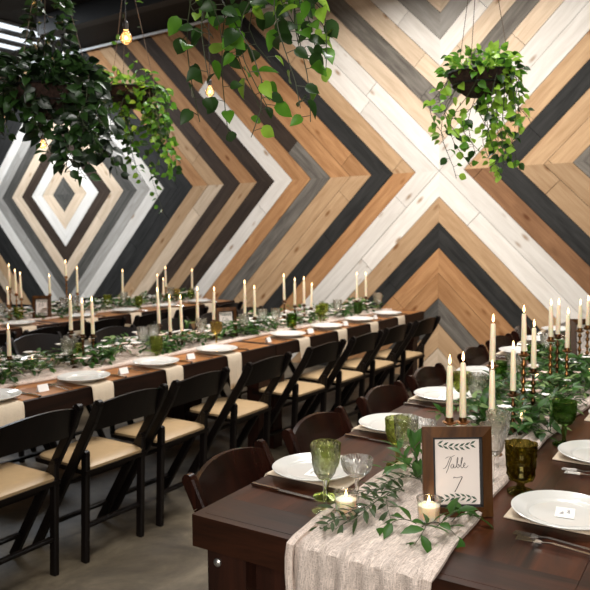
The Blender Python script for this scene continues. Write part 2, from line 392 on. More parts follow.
# ceiling with three roof-light openings
SKY = [(-9.75, -8.05, 4.75, 6.35), (-4.0, -1.2, 3.8, 5.2), (-1.5, 0.1, 1.2, 2.6)]
ce = MB()
gx = sorted({wx(-14), 3.2} | {q for s_ in SKY for q in s_[:2]}); gy = sorted({-2.5, WY+.12} | {q for s_ in SKY for q in s_[2:]})
for i in range(len(gx)-1):
    for j in range(len(gy)-1):
        mx_, my_ = (gx[i]+gx[i+1])/2, (gy[j]+gy[j+1])/2
        if not any(q[0] < mx_ < q[1] and q[2] < my_ < q[3] for q in SKY): ce.box(gx[i], gx[i+1], gy[j], gy[j+1], CZ, CZ+.12)
tag(ce.build('ceiling', 'ceiling_paint', smooth=False), kind='structure')
for i, y in enumerate((0.4, 3.1, 5.6)):
    tag(MB().box(wx(-14) if i < 2 else -7.6, 3.08, y-.07, y+.07, CZ-.22, CZ).build('trim_%d' % (i+1), 'beam_paint', smooth=False), kind='structure')
tag(MB().tube([(-12.3, WY-.10, CZ-.05), (3.0, WY-.10, CZ-.05)], .018, 8).build('trim_4', 'conduit'), kind='structure')
for i, (x0, x1, y0, y1) in enumerate(SKY):
    t = thing('window_%d' % (i+1), None, None, ((x0+x1)/2, (y0+y1)/2, CZ+.02)); tag(t, kind='structure')
    hx, hy = (x1-x0)/2, (y1-y0)/2
    MB().box(-hx, hx, -hy, hy, .0, .015).build('pane', 'skylight_pane', t, False)
    fr = MB(); n = max(3, round((x1-x0)/.42))
    for k in range(n+1):
        x = -hx+k*(x1-x0)/n; fr.box(x-.06, x+.06, -hy, hy, -.035, -.001)
    fr.build('window_frame', 'beam_paint', t, False)

# ------------------------------------------------------------------ chairs
def make_chair(seatm, woodm, key):
    t = thing('folding_chair', '', 'chair')
    MB().box(-.185, .185, -.185, .195, .425, .445).build('seat_frame', woodm, t, False)
    # padded seat with soft rounded rim
    s = MB(); ring = []
    def rr(hx, hy, r, z):
        out = []
        for cx, cy, a0 in ((hx-r, hy-r, 0), (-hx+r, hy-r, PI/2), (-hx+r, -hy+r, PI), (hx-r, -hy+r, 3*PI/2)):
            for k in range(4): a = a0+k*PI/6; out.append((cx+r*cos(a), cy+.005+r*sin(a), z))
        return out
    L = [rr(.178, .183, .03, .445), rr(.18, .185, .03, .458), rr(.17, .175, .03, .468), rr(.10, .10, .03, .472)]
    vs_ = [p for l in L for p in l]; k = 16
    s.add(vs_, [(i*k+j, i*k+(j+1) % k, (i+1)*k+(j+1) % k, (i+1)*k+j) for i in range(3) for j in range(k)]+[tuple(range(3*k, 4*k))])
    s.build('seat', seatm, t)
    # curved back rail with a crest
    b_ = MB(); n = 10; vs_ = []
    for i in range(n+1):
        u = -1+2*i/n; x = u*.185; bow = -.028*(1-u*u); ztop = .775+.025*(1-u*u); zb = .645+.012*(1-u*u)
        for z in (zb, ztop):
            yy = -.262+bow-(z-.70)*.35
            vs_ += [(x, yy-.008, z), (x, yy+.008, z)]
    fs = []
    for i in range(n):
        a = i*4; q = a+4; fs += [(a, q, q+2, a+2), (a+1, a+3, q+3, q+1), (a+2, q+2, q+3, a+3), (a, a+1, q+1, q)]
    fs += [(0, 2, 3, 1), (n*4, n*4+1, n*4+3, n*4+2)]
    b_.add(vs_, fs); b_.build('backrest', woodm, t)
    for sx in (-1, 1):
        x = sx*.200
        l = MB(); l.bar((x, .20, 0), (x, -.262, .70), .028, .046); l.bar((x, -.262, .70), (x, -.30, .775), .028, .046)
        l.lathe([(.0, -.011), (.021, -.011), (.021, .011), (0, .011)], 12, M=Matrix.Translation((x, -.302, .776)) @ Matrix.Rotation(PI/2, 4, 'Y'))
        l.build('leg', woodm, t)
        x = sx*.171
        l = MB(); l.bar((x, -.135, 0), (x, -.165, .52), .026, .040)
        l.lathe([(.0, -.011), (.018, -.011), (.018, .011), (0, .011)], 12, M=Matrix.Translation((x, -.165, .52)) @ Matrix.Rotation(PI/2, 4, 'Y'))
        l.build('leg', woodm, t)
    MB().bar((-.19, .13, .12), (.19, .13, .12), .018, .03, (0, 0, 1)).build('stretcher', woodm, t)
    MB().bar((-.165, -.14, .17), (.165, -.14, .17), .018, .03, (0, 0, 1)).build('stretcher', woodm, t)
    MB().bar((-.19, -.03, .36), (.19, -.03, .36), .018, .025, (0, 0, 1)).build('stretcher', woodm, t)
    return t
blk = lambda: make_chair('seat_vinyl', 'black_wood', 'b')
mah = lambda: make_chair('seat_vinyl', 'mahogany', 'm')

# table frames: near table turned a little against the room
T1A = math.radians(2.4); T1O = Vector((-1.308, 1.385, 0))
def t1(a, b, z=0): return Vector((T1O.x+a*cos(T1A)-b*sin(T1A), T1O.y+a*sin(T1A)+b*cos(T1A), z))
TZ = 0.755

# ------------------------------------------------------------------ tables
def make_table(top, cross, edge, L=2.44):
    """local: x 0..1 across, y 0..L along"""
    t = thing('farm_table', '', 'table')
    for i in range(5):   # five long boards
        w_ = 1.0/5; MB().box(max(.026, i*w_+.0002), min(.974, (i+1)*w_-.0002), .1482, L-.1482, TZ-.04, TZ).build('tabletop_board', top, t, False)
    for y0 in (0, L-.148): MB().box(.026, .974, max(.026, y0), min(L-.026, y0+.148), TZ-.04, TZ).build('breadboard_end', cross, t, False)
    a = MB(); ft = TZ-.0005; a.box(.0, .025, 0.025, L-.025, TZ-.09, ft); a.box(.975, 1, .025, L-.025, TZ-.09, ft); a.box(0, 1, 0, .025, TZ-.09, ft); a.box(0, 1, L-.025, L, TZ-.09, ft)
    a.build('apron', edge, t, False)
    for x in (.04, .83):
        for y in (.015, L-.145):
            l = MB(); l.box(x, x+.13, y, y+.13, .47, TZ-.09); l.box(x+.015, x+.115, y+.015, y+.115, 0, .47)
            lo = l.build('leg', 'table_wood_leg', t, False)
            bl = MB(); yy = y if y < 1 else y+.13; s_ = -1 if y < 1 else 1
            bl.lathe([(.012, 0), (.012, .004), (.007, .009), (0, .010)], 12, M=Matrix.Translation((x+.035, yy, TZ-.125)) @ Matrix.Rotation(s_*-PI/2*-1 if False else (PI/2 if s_ < 0 else -PI/2), 4, 'X'))
            bl.build('bolt', 'bolt_metal', lo)
    for y in (.06, L-.1): MB().box(.17, .83, y, y+.04, .56, .66).build('rail', 'table_wood_leg', t, False)
    return t
mt1 = lambda: make_table('table_wood', 'table_wood_cross', 'table_wood_cross')
mt2 = lambda: make_table('table_wood_mid_reflect', 'table_wood_mid_reflect', 'table_wood_edge_shaded')
inst('t1', mt1, 'nearest dark walnut farm table with table 7 sign and gauze over its end', t1(0, 0), T1A, 'farm tables')
inst('t1', mt1, 'dark farm table behind the nearest one, end against end, under the candles', t1(0, 2.46), T1A, 'farm tables')
T2X, T3X = -3.87, -6.25
TJ = 3.92
for k, y in enumerate((TJ-4.90, TJ-2.45, TJ)):
    if k: inst('t2', mt2, ['', 'brown farm table in the middle row, its front half left of the amber goblet', 'brown farm table in the middle row reaching towards the plank wall'][k], (T2X, y, 0), 0, 'farm tables')
for k, y in enumerate((TJ-2.45, TJ)):
    inst('t2', mt2, ['brown farm table in the farthest row at the left picture edge', 'brown farm table in the farthest row close to the plank wall'][k], (T3X, y, 0), 0, 'farm tables')

# chairs round them
ys2 = [1.73, 2.235, 2.72, 3.30, 3.96, 4.49, 5.02, 5.56]
for i, y in enumerate(ys2):
    inst('blk', blk, 'black folding chair on the aisle side of the middle row, %s from the camera' % ORD[i], (-2.775+rnd.uniform(-.01, .01), y, 0), PI/2+rnd.uniform(-.04, .04), 'chairs on the aisle side of the middle row')
for i, y in enumerate([2.1, 2.62, 3.17, 3.75, 4.4, 4.95, 5.5]):
    inst('blk', blk, 'black folding chair on the far side of the middle row, %s from the camera' % ORD[i], (-4.05-(.17 if i in (2,) else 0), y, 0), -PI/2+rnd.uniform(-.04, .04), 'chairs on the far side of the middle row')
for i, y in enumerate([3.0, 3.5, 4.1, 4.65, 5.2, 5.75]):
    inst('blk', blk, 'black folding chair on the near side of the farthest row, %s from the camera' % ORD[i], (-5.13, y, 0), PI/2+rnd.uniform(-.04, .04), 'chairs on the near side of the farthest row')
for i, y in enumerate([3.95, 4.5, 5.05, 5.6]):
    inst('blk', blk, 'black folding chair between the farthest row and the wall, %s from the camera' % ORD[i], (-6.42, y, 0), -PI/2, 'chairs beyond the farthest row')
for i, (b_, lab) in enumerate([(.32, 'closest to the camera'), (.87, 'second from the camera'), (1.47, 'third from the camera'), (2.02, 'fourth from the camera'), (2.78, 'fifth from the camera'), (3.35, 'sixth from the camera'), (3.93, 'seventh from the camera')]):
    inst('mah', mah, 'mahogany folding chair at the near table, '+lab, t1(.15, b_+.05), -PI/2+T1A+rnd.uniform(-.05, .05), 'mahogany chairs at the near table')

# ------------------------------------------------------------------ tableware
def make_plate():
    o = MB().lathe([(0, 0), (.075, 0), (.078, .004), (.10, .008), (.133, .020), (.135, .023), (.132, .0245), (.100, .0150), (.094, .0140), (.088, .0080), (.04, .006), (0, .006)], 56).build('dinner_plate', 'porcelain')
    return tag(o, cat='plate')
def make_napkin(hang):
    """x<0 is towards the diner; folded strip under the plate falling over the table edge"""
    s = MB(); pts = []; e = .12
    path = [(.14, .004), (.0, .004), (-e+.0, .004), (-e-.022, .002), (-e-.03, -.012)]+[(-e-.032-.002*k, -.012-hang*k/5) for k in range(1, 6)]
    n = 8
    for i, (x, z) in enumerate(path):
        for j in range(n+1):
            y = -.068+.136*j/n; f = .006*sin(j*1.9+i*.3)*(1 if i > 4 else 0)*min(1, (i-4)/3) if i > 4 else 0
            pts.append((x+f, y*(1-.02*max(0, i-5)), z))
    n1 = n+1; fs = [(i*n1+j, (i+1)*n1+j, (i+1)*n1+j+1, i*n1+j+1) for i in range(len(path)-1) for j in range(n)]
    k0 = len(pts); back = [(x+(.004 if False else 0), y, z-.0) for x, y, z in pts]
    s.add(pts, fs); o = s.build('napkin', 'linen')
    md = o.modifiers.new('thickness', 'SOLIDIFY'); md.thickness = .004; md.offset = 1
    return tag(o, cat='napkin')
def make_fork():
    t = thing('fork', '', 'fork')
    h = MB(); h.bar((0, -.10, .006), (0, .01, .012), .010, .003); h.bar((0, .01, .012), (0, .035, .008), .007, .003); h.build('handle', 'silver', t)
    q = MB(); q.add([(-.012, .05, .008), (-.004, .033, .008), (.004, .033, .008), (.012, .05, .008), (-.012, .05, .0105), (-.004, .033, .0105), (.004, .033, .0105), (.012, .05, .0105)], [(0, 1, 2, 3), (7, 6, 5, 4), (0, 4, 5, 1), (2, 6, 7, 3), (0, 3, 7, 4)])
    for x in (-.0105, -.0035, .0035, .0105): q.bar((x, .048, .009), (x, .095, .007), .0028, .002)
    q.build('tines', 'silver', t); return t
def make_knife():
    t = thing('knife', '', 'knife')
    h = MB(); h.bar((0, -.11, .006), (0, -.01, .006), .013, .008); h.build('handle', 'silver', t)
    q = MB(); q.bar((0, -.012, .006), (0, .10, .005), .015, .002); q.bar((0, .10, .005), (.002, .118, .005), .008, .0015); q.build('blade', 'silver', t); return t
def make_card():
    t = thing('place_card', '', 'card')
    MB().box(-.036, .036, -.024, .024, 0, .0008).build('card', 'paper', t, False)
    s = MB()
    def stroke(p, w_=.0008): 
        for a, b_ in zip(p, p[1:]): s.bar((a[0], a[1], .0012), (b_[0], b_[1], .0012), w_, .0004, (0, 0, 1)) if False else s.bar((a[0], a[1], .0011), (b_[0], b_[1], .0011), .0005, w_, (0, 0, 1))
    stroke([(-.018, .002), (-.014, .014), (-.010, .003), (-.006, .013), (-.004, .003), (0, .009), (.003, .003)])
    stroke([(-.006, -.014), (-.001, -.003), (.001, -.013), (.006, -.006), (.009, -.013), (.014, -.004), (.016, -.012), (.024, -.007)])
    s.build('handwriting', 'ink', t, False); return t
def make_tent():
    s_ = MB().add([(-.028, -.014, 0), (.028, -.014, 0), (.028, 0, .034), (-.028, 0, .034), (-.028, .014, 0), (.028, .014, 0)], [(0, 1, 2, 3), (3, 2, 5, 4)])
    o = s_.build('folded_card', 'paper', smooth=False); md = o.modifiers.new('thickness', 'SOLIDIFY'); md.thickness = .001
    return tag(o, cat='card')
def cut(n, amp, zf):
    return lambda a, z: 1+amp*(abs(sin(a*n/2+z*zf))+abs(sin(a*n/2-z*zf))-1.2)
def bowl2(pr):
    # more rings so that the cut pattern has facets
    out = [pr[0]]
    for (r0, z0), (r1, z1) in zip(pr, pr[1:]):
        n = max(1, int(abs(z1-z0)/.008))
        out += [(r0+(r1-r0)*k/n, z0+(z1-z0)*k/n) for k in range(1, n+1)]
    return out
def glass(name, cat, mat, bowl, stem, foot, mod, k=40):
    def mk():
        t = thing(name, '', cat)
        MB().shell(bowl2(bowl), k, mod=mod).build('bowl', mat, t, False)
        if stem: MB().lathe(stem, 12).build('stem', mat, t)
        if foot: MB().lathe(foot, 28).build('foot', mat, t)
        return t
    return mk
FOOT = [(0.036, 0), (.037, .003), (.022, .007), (.006, .012), (0, .012)]
wine = glass('wine_glass', 'glass', 'clear_glass', [(.004, .088), (.018, .092), (.029, .108), (.035, .132), (.038, .160), (.039, .186), (.0365, .186), (.036, .160), (.033, .134), (.027, .112), (.016, .098), (0, .095)], [(.006, .010), (.0045, .03), (.007, .05), (.0045, .066), (.008, .088), (.0, .092)], FOOT, cut(12, .035, 110), 48)
goblet = lambda m_: glass('goblet', 'glass', m_, [(.005, .072), (.022, .076), (.034, .092), (.040, .115), (.042, .160), (.039, .160), (.037, .115), (.031, .096), (.018, .084), (0, .082)], [(.008, .010), (.006, .03), (.010, .05), (.007, .072)], [(0.038, 0), (.039, .004), (.024, .009), (.008, .014), (0, .014)], cut(10, .05, 90), 40)
coupe = glass('coupe_glass', 'glass', 'clear_glass', [(.004, .086), (.022, .090), (.038, .104), (.044, .124), (.045, .138), (.0425, .138), (.041, .124), (.035, .107), (.018, .095), (0, .093)], [(.006, .010), (.0045, .035), (.007, .06), (.0045, .086)], FOOT, cut(12, .04, 130), 48)
tumbler = lambda m_: glass('footed_tumbler', 'glass', m_, [(.012, .030), (.030, .036), (.035, .05), (.037, .08), (.039, .118), (.041, .132), (.038, .132), (.035, .11), (.033, .05), (.02, .042), (0, .04)], [(.014, .012), (.010, .02), (.012, .032)], [(0.034, 0), (.035, .005), (.024, .010), (.012, .014), (0, .014)], lambda a, z: 1+.06*(1 if (int(a/(PI/8))+int(z/.013)) % 2 else -1), 48)
def make_votive():
    t = thing('votive_candle', '', 'candle')
    MB().shell([(0, .0), (.026, .0), (.028, .004), (.031, .062), (.0335, .064), (.0285, .064), (.026, .007), (0, .006)], 28).build('glass_cup', 'votive_glass', t)
    wx_ = MB().lathe([(0, .0075), (.0250, .0075), (.0275, .046), (.023, .048), (0, .046)], 24).build('wax', 'votive_wax', t)
    MB().tube([(0, 0, .046), (.001, 0, .053)], .0008, 5).build('wick', 'ink', wx_)
    MB().lathe([(0, .050), (.0025, .053), (.0035, .058), (.002, .066), (0, .073)], 10).build('flame', 'flame', wx_)
    return t
def taper(L, lean=(0, 0)):
    t = thing('taper_candle', '', 'candle'); n = 5
    b_ = MB()
    M = Matrix.Rotation(lean[0], 4, 'X') @ Matrix.Rotation(lean[1], 4, 'Y')
    b_.lathe([(.0, -.015), (.009, -.015), (.0112, .0), (.0105, L*.5), (.0085, L-.004), (.006, L), (0, L)], 16, M=M)
    b_.build('wax', 'wax', t)
    MB().tube([M @ Vector((0, 0, L)), M @ Vector((.001, 0, L+.008))], .0008, 5).build('wick', 'ink', t)
    MB().lathe([(0, L+.004), (.003, L+.008), (.0045, L+.015), (.003, L+.026), (0, L+.037)], 10, M=M).build('flame', 'flame', t)
    return t
def stick(H, mat):
    """turned candlestick, H = height of its cup floor"""
    t = thing('candlestick', '', 'candlestick')
    MB().lathe([(0, 0), (.036, 0), (.037, .004), (.026, .010), (.012, .016), (.008, .022), (0, .022)], 24).build('base', mat, t)
    pr = [(0, .018), (.007, .018)]; z = .028; k = 0
    while z < H-.03:
        pr += [(.006, z), (.011, z+.008), (.011, z+.012), (.006, z+.02), (.005, z+.034)]; z += .036
    pr = [q for q in pr if q[1] < H-.012]+[(.006, H-.008), (0, H-.006)]
    MB().lathe(pr, 16).build('stem', mat, t)
    MB().lathe([(.006, H-.012), (.014, H-.008), (.0215, H-.002), (.0225, H+.001), (.0135, H+.003), (.0125, H+.015), (.0118, H+.015), (.0115, H-.004), (0, H-.006)], 20).build('cup', mat, t)
    return t
def place_taper(pos, ztop, zbot, lab, mat='brass', grp=None, lean=(0, 0)):
    H = zbot-TZ; L = ztop-zbot; H = max(.035, H)
    s_ = stick(H, mat); s_.location = (pos[0], pos[1], TZ+.002); s_.rotation_euler.z = rnd.random()*6
    tag(s_, 'brass candlestick under '+lab.replace('ivory taper', 'taper').replace('one of the two ivory tapers', 'of two tapers'), group=grp+' holders')
    c_ = taper(L, lean); c_.location = (pos[0], pos[1], TZ+.002+H+.002); tag(c_, lab, group=grp)

def setting(px, py, rz, names_, glasses=(), card=False, forks=2, hang=.22, side=1, napkin=True, knife=True):
    """local frame: diner sits at -x looking to +x; plate centre at the origin"""
    R = Matrix.Rotation(rz, 3, 'Z')
    def at(x, y, z=0): v = R @ Vector((x, y, z)); return (px+v.x, py+v.y, TZ+z)
    row, idx = names_
    if napkin: inst('napkin', lambda: make_napkin(.2), 'cream napkin under plate, '+idx+' '+row, at(0, 0, .0015), rz, 'napkins '+row)
    inst('plate', make_plate, 'white plate, '+idx+' '+row, at(0, 0, .0095), rz, 'plates '+row)
    if card: inst('card', make_card, 'white name card, '+idx+' '+row, at(*card, .0175), rz-PI/2+.15, 'name cards '+row)
    for k in range(forks): inst('fork', make_fork, ['outer', 'inner'][k]+' silver fork, '+idx+' '+row, at(-.02+.015*k, .19-.028*k), rz-PI/2+rnd.uniform(-.06, .06), 'forks '+row)
    if knife: inst('knife', make_knife, 'silver knife, '+idx+' '+row, at(-.01, -.175), rz-PI/2+rnd.uniform(-.05, .05), 'knives '+row)

# near table, window side (left)
rowA = 'along the left edge of the near table'
for i, (x, y, nm) in enumerate([(-1.192, 1.825, 'first from the camera'), (-1.222, 2.43, 'second from the camera'), (-1.255, 3.0, 'third from the camera'), (-1.29, 3.60, 'fourth from the camera'), (-1.325, 4.38, 'fifth from the camera'), (-1.35, 4.93, 'sixth from the camera'), (-1.375, 5.5, 'seventh from the camera')]):
    setting(x, y, T1A, (rowA, nm), card=(.01, -.015) if i < 3 else False, forks=2 if i < 5 else 0)
rowB = 'along the right edge of the near table'
for i, (x, y, nm) in enumerate([(-.452, 1.893, 'first from the camera'), (-.475, 2.46, 'second from the camera'), (-.50, 3.03, 'third from the camera')]):
    setting(x, y, PI+T1A, (rowB, nm), card=(-.0, -.01) if i < 2 else False, forks=2, napkin=True)
# middle row
rowC = 'on the aisle side of the middle row'
for i, y in enumerate([1.86, 2.39, 2.91, 3.45, 4.25, 4.79, 5.32, 5.84]):
    setting(-3.005, y, PI, (rowC, ORD[i]+' from the camera'))
    inst('tent', make_tent, 'white folded card, %s from the camera, ' % ORD[i]+rowC, (-2.99, y-.265, TZ+.001), PI/2+rnd.uniform(-.3, .3), 'folded cards on the middle row')
rowD = 'on the far side of the middle row'
for i, y in enumerate([2.45, 2.97, 3.5, 4.3, 4.85, 5.4]):
    setting(-3.735, y, 0, (rowD, ORD[i]+' from the camera'), forks=1)
rowE = 'on the near side of the farthest row'
for i, y in enumerate([3.15, 3.62, 4.28, 4.82, 5.36, 5.9]):
    setting(-5.385, y, PI, (rowE, ORD[i]+' from the camera'), forks=0)

def G(key, mk, lab, x, y, rz=0, grp=None, s=None): inst(key, mk, lab, (x, y, TZ+.001), rz, grp, s)
GG = 'glasses on the near table'
G('wine', wine, 'cut clear wine glass in front of the green goblet, by the front left plate', -1.014, 1.602, 0, GG)
G('gg', goblet('green_glass'), 'green cut goblet behind the clear wine glass, by the front left plate', -1.065, 1.69, 0, GG)
G('coupe', coupe, 'clear cut coupe glass by the front votive candle', -.955, 1.675, 0, GG)
G('wine', wine, 'cut clear wine glass by the second plate, behind the leafy sprig', -.957, 1.99, 0, GG)
G('gg', goblet('green_glass'), 'green cut goblet by the second plate on the left edge', -1.015, 2.05, 0, GG)
G('coupe', coupe, 'clear coupe glass left above the table 7 frame', -.965, 2.13, 0, GG)
G('olive', tumbler('olive_glass'), 'dark olive pressed glass tumbler right of the table 7 frame', -.609, 2.03, .2, GG, (1.12, 1.12, 1.12))
G('wine', wine, 'clear cut glass between the table 7 frame and the olive tumbler', -.70, 2.05, 1, GG)
G('wine', wine, 'clear wine glass behind the table 7 frame, its rim over the olive tumbler', -.735, 2.20, 2, GG)
G('dg', goblet('dark_green_glass'), 'green footed goblet at the right by the second right plate', -.623, 2.58, .3, GG)
G('gg', goblet('green_glass'), 'bright green goblet between the two front tapers and the third plate', -1.12, 2.88, 0, GG)
G('wine', wine, 'clear cut wine glass right of the two front tapers', -1.01, 2.76, 0, GG)
G('dg', goblet('dark_green_glass'), 'green goblet behind the single brass candlestick', -1.08, 3.22, 0, GG)
G('wine', wine, 'clear wine glass beside the green goblet in the candle group', -1.03, 3.3, 0, GG)
G('dgt', tumbler('dark_green_glass'), 'dark green tumbler behind the tall taper pair', -1.12, 3.95, 0, GG)
G('wine', wine, 'clear wine glass near the fifth plate of the near table', -1.08, 4.05, 0, GG)
GM = 'glasses on the middle row'
for i, (k, x, y) in enumerate([('t', -3.215, 3.12), ('w', -3.31, 3.10), ('w', -3.34, 3.22), ('a', -3.225, 3.70), ('w', -3.3, 3.63), ('t', -3.42, 2.66), ('w', -3.30, 2.52), ('w', -3.38, 2.60), ('w', -3.22, 4.0), ('w', -3.30, 4.33),
                               ('d', -3.20, 4.58), ('w', -3.24, 4.42), ('g', -3.20, 5.0), ('g', -3.28, 5.18), ('w', -3.2, 5.28), ('d', -3.19, 5.62), ('w', -3.18, 6.0), ('w', -3.24, 6.08), ('g', -3.3, 2.02), ('w', -3.35, 2.1)]):
    mk, key, kn = {'t': (tumbler('green_glass'), 'gt', 'green pressed tumbler'), 'w': (wine, 'wine', 'clear wine glass'), 'a': (goblet('amber_glass'), 'amb', 'amber goblet'), 'd': (tumbler('dark_green_glass'), 'dgt', 'dark green tumbler'), 'g': (goblet('green_glass'), 'gg', 'green goblet')}[k]
    G(key, mk, '%s on the middle row, number %d of its glasses counted from the camera' % (kn, i+1) if False else '%s on the middle table row, %s glass counted from front left' % (kn, ORD[i] if i < 16 else ['seventeenth', 'eighteenth', 'nineteenth', 'twentieth'][i-16]), x, y, i, GM)
for i, (k, x, y) in enumerate([('t', -5.62, 3.78), ('g', -5.7, 4.86), ('t', -5.55, 5.15), ('a', -5.62, 5.78), ('w', -5.6, 5.68), ('w', -5.6, 4.25), ('w', -5.62, 4.4), ('t', -5.6, 6.0), ('w', -5.55, 4.95), ('w', -5.6, 3.6)]):
    mk, key, kn = {'t': (tumbler('green_glass'), 'gt', 'green pressed tumbler'), 'w': (wine, 'wine', 'clear wine glass'), 'a': (goblet('amber_glass'), 'amb', 'amber goblet'), 'g': (goblet('green_glass'), 'gg', 'green goblet')}[k]
    G(key, mk, '%s on the farthest table row, %s of its glasses' % (kn, ORD[i]), x, y, i, 'glasses on the farthest row')

# candles on the near table: x, y measured, cup and tip heights
GT = 'taper candles on the near table'
for (x, y, zt, zb, lab, mat) in [
    (-.83, 2.03, 1.106, .933, 'left one of the two ivory tapers right above the table 7 frame', 'brass'),
    (-.83, 2.14, 1.098, .909, 'right one of the two ivory tapers above the table 7 frame', 'brass'),
    (-.80, 2.33, 1.045, .855, 'lower ivory taper standing right before the tall single one', 'brass'),
    (-.86, 2.50, 1.182, 1.030, 'tall ivory taper alone against the plank wall', 'brass'),
    (-.82, 2.62, 1.072, .906, 'ivory taper with a drooping tip in the middle of the garland', 'old_brass'),
    (-.86, 2.88, 1.181, 1.015, 'tallest ivory taper in the middle of the garland', 'brass'),
    (-.82, 2.88, 1.125, .949, 'ivory taper just right of the tallest garland taper', 'old_brass'),
    (-.87, 3.32, 1.170, 1.018, 'leftmost ivory taper of the far group on the near table', 'brass'),
    (-.88, 3.48, 1.160, 1.010, 'second ivory taper of the far group on the near table', 'old_brass'),
    (-.84, 3.50, 1.114, .945, 'shorter ivory taper of the far group on the near table', 'brass'),
    (-.86, 3.84, 1.128, 1.000, 'ivory taper left above the second small frame', 'brass'),
    (-.85, 3.97, 1.138, 1.000, 'ivory taper at the right picture edge above the second frame', 'brass')]:
    place_taper((x, y), zt, zb, lab, mat, GT, (rnd.uniform(-.02, .02), rnd.uniform(-.02, .02)))
GT2 = 'taper candles on the middle row'
for i, (x, y, zt, zb) in enumerate([(-3.37, 2.20, 1.02, .87), (-3.37, 2.60, 1.146, .961), (-3.37, 2.68, 1.116, .928), (-3.35, 2.74, 1.124, .923), (-3.37, 3.30, 1.140, .923), (-3.37, 3.40, 1.086, .858), (-3.37, 3.51, 1.077, .831),
                                  (-3.37, 3.67, 1.120, .896), (-3.37, 3.84, 1.108, .892), (-3.37, 4.20, 1.135, .898), (-3.33, 4.27, 1.093, .871), (-3.40, 4.76, 1.155, .956), (-3.37, 4.87, 1.117, .907), (-3.35, 4.98, 1.120, .907),
                                  (-3.37, 5.12, 1.058, .867), (-3.37, 5.92, 1.110, .860), (-3.37, 6.10, 1.101, .884)]):
    place_taper((x, y), zt, zb, 'ivory taper on the middle table row, %s from the camera' % ((ORD+['seventeenth'])[i]), 'old_brass', GT2, (rnd.uniform(-.03, .03), rnd.uniform(-.03, .03)))
GT3 = 'taper candles on the farthest row'
for i, (x, y, zt, zb) in enumerate([(-5.68, 3.72, 1.04, .90), (-5.80, 3.82, 1.238, 1.04), (-5.72, 3.83, 1.191, .991), (-5.75, 3.90, 1.161, .942), (-5.75, 4.21, 1.124, .96), (-5.80, 4.44, 1.249, 1.113), (-5.70, 4.49, 1.186, .950),
                                  (-5.75, 5.11, 1.126, .883), (-5.75, 5.62, 1.056, .85), (-5.70, 5.66, 1.008, .83), (-5.80, 5.80, 1.127, .913), (-5.75, 6.18, 1.084, .871)]):
    place_taper((x, y), zt, zb, 'ivory taper on the farthest table row, %s from the camera' % ORD[i], 'brass', GT3, (rnd.uniform(-.02, .02), rnd.uniform(-.02, .02)))
def votive(lab, x, y, z=0, light=0, grp='votive candles'):
    inst('votive', make_votive, lab, (x, y, TZ+.004+z), rnd.random()*6, grp)
    if light:
        l = bpy.data.lights.new('candle_light', 'POINT'); l.energy = light; l.color = (1, .72, .45); l.shadow_soft_size = .006
        o = bpy.data.objects.new('candle_light', l); C.objects.link(o); o.location = (x, y, TZ+.004+z+.058)
votive('lit votive candle in a glass cup at the front left of the gauze runner', -.940, 1.59, .004, .06)
votive('lit votive candle in a glass cup at the foot of the table 7 frame', -.738, 1.672, .004, .06)
votive('lit votive candle below the brass candlesticks in the garland', -.80, 2.66, .01, .05)
votive('lit votive candle deeper in the garland beside the tall tapers', -.96, 3.42, .02, .05)
votive('votive candle behind the green footed goblet', -.72, 2.86, .01)
votive('lit votive candle by the second small frame at the right', -.78, 3.72, .01)
votive('lit votive candle among leaves at the near left of the middle row', -3.53, 2.45, .004)
votive('lit votive candle by the bunch of tapers on the middle row', -3.5, 3.55, .004)
votive('lit votive candle between glasses near the far end of the middle row', -3.22, 4.62, .004)
votive('lit votive candle in front of the frame on the farthest row', -5.65, 4.5, .004)

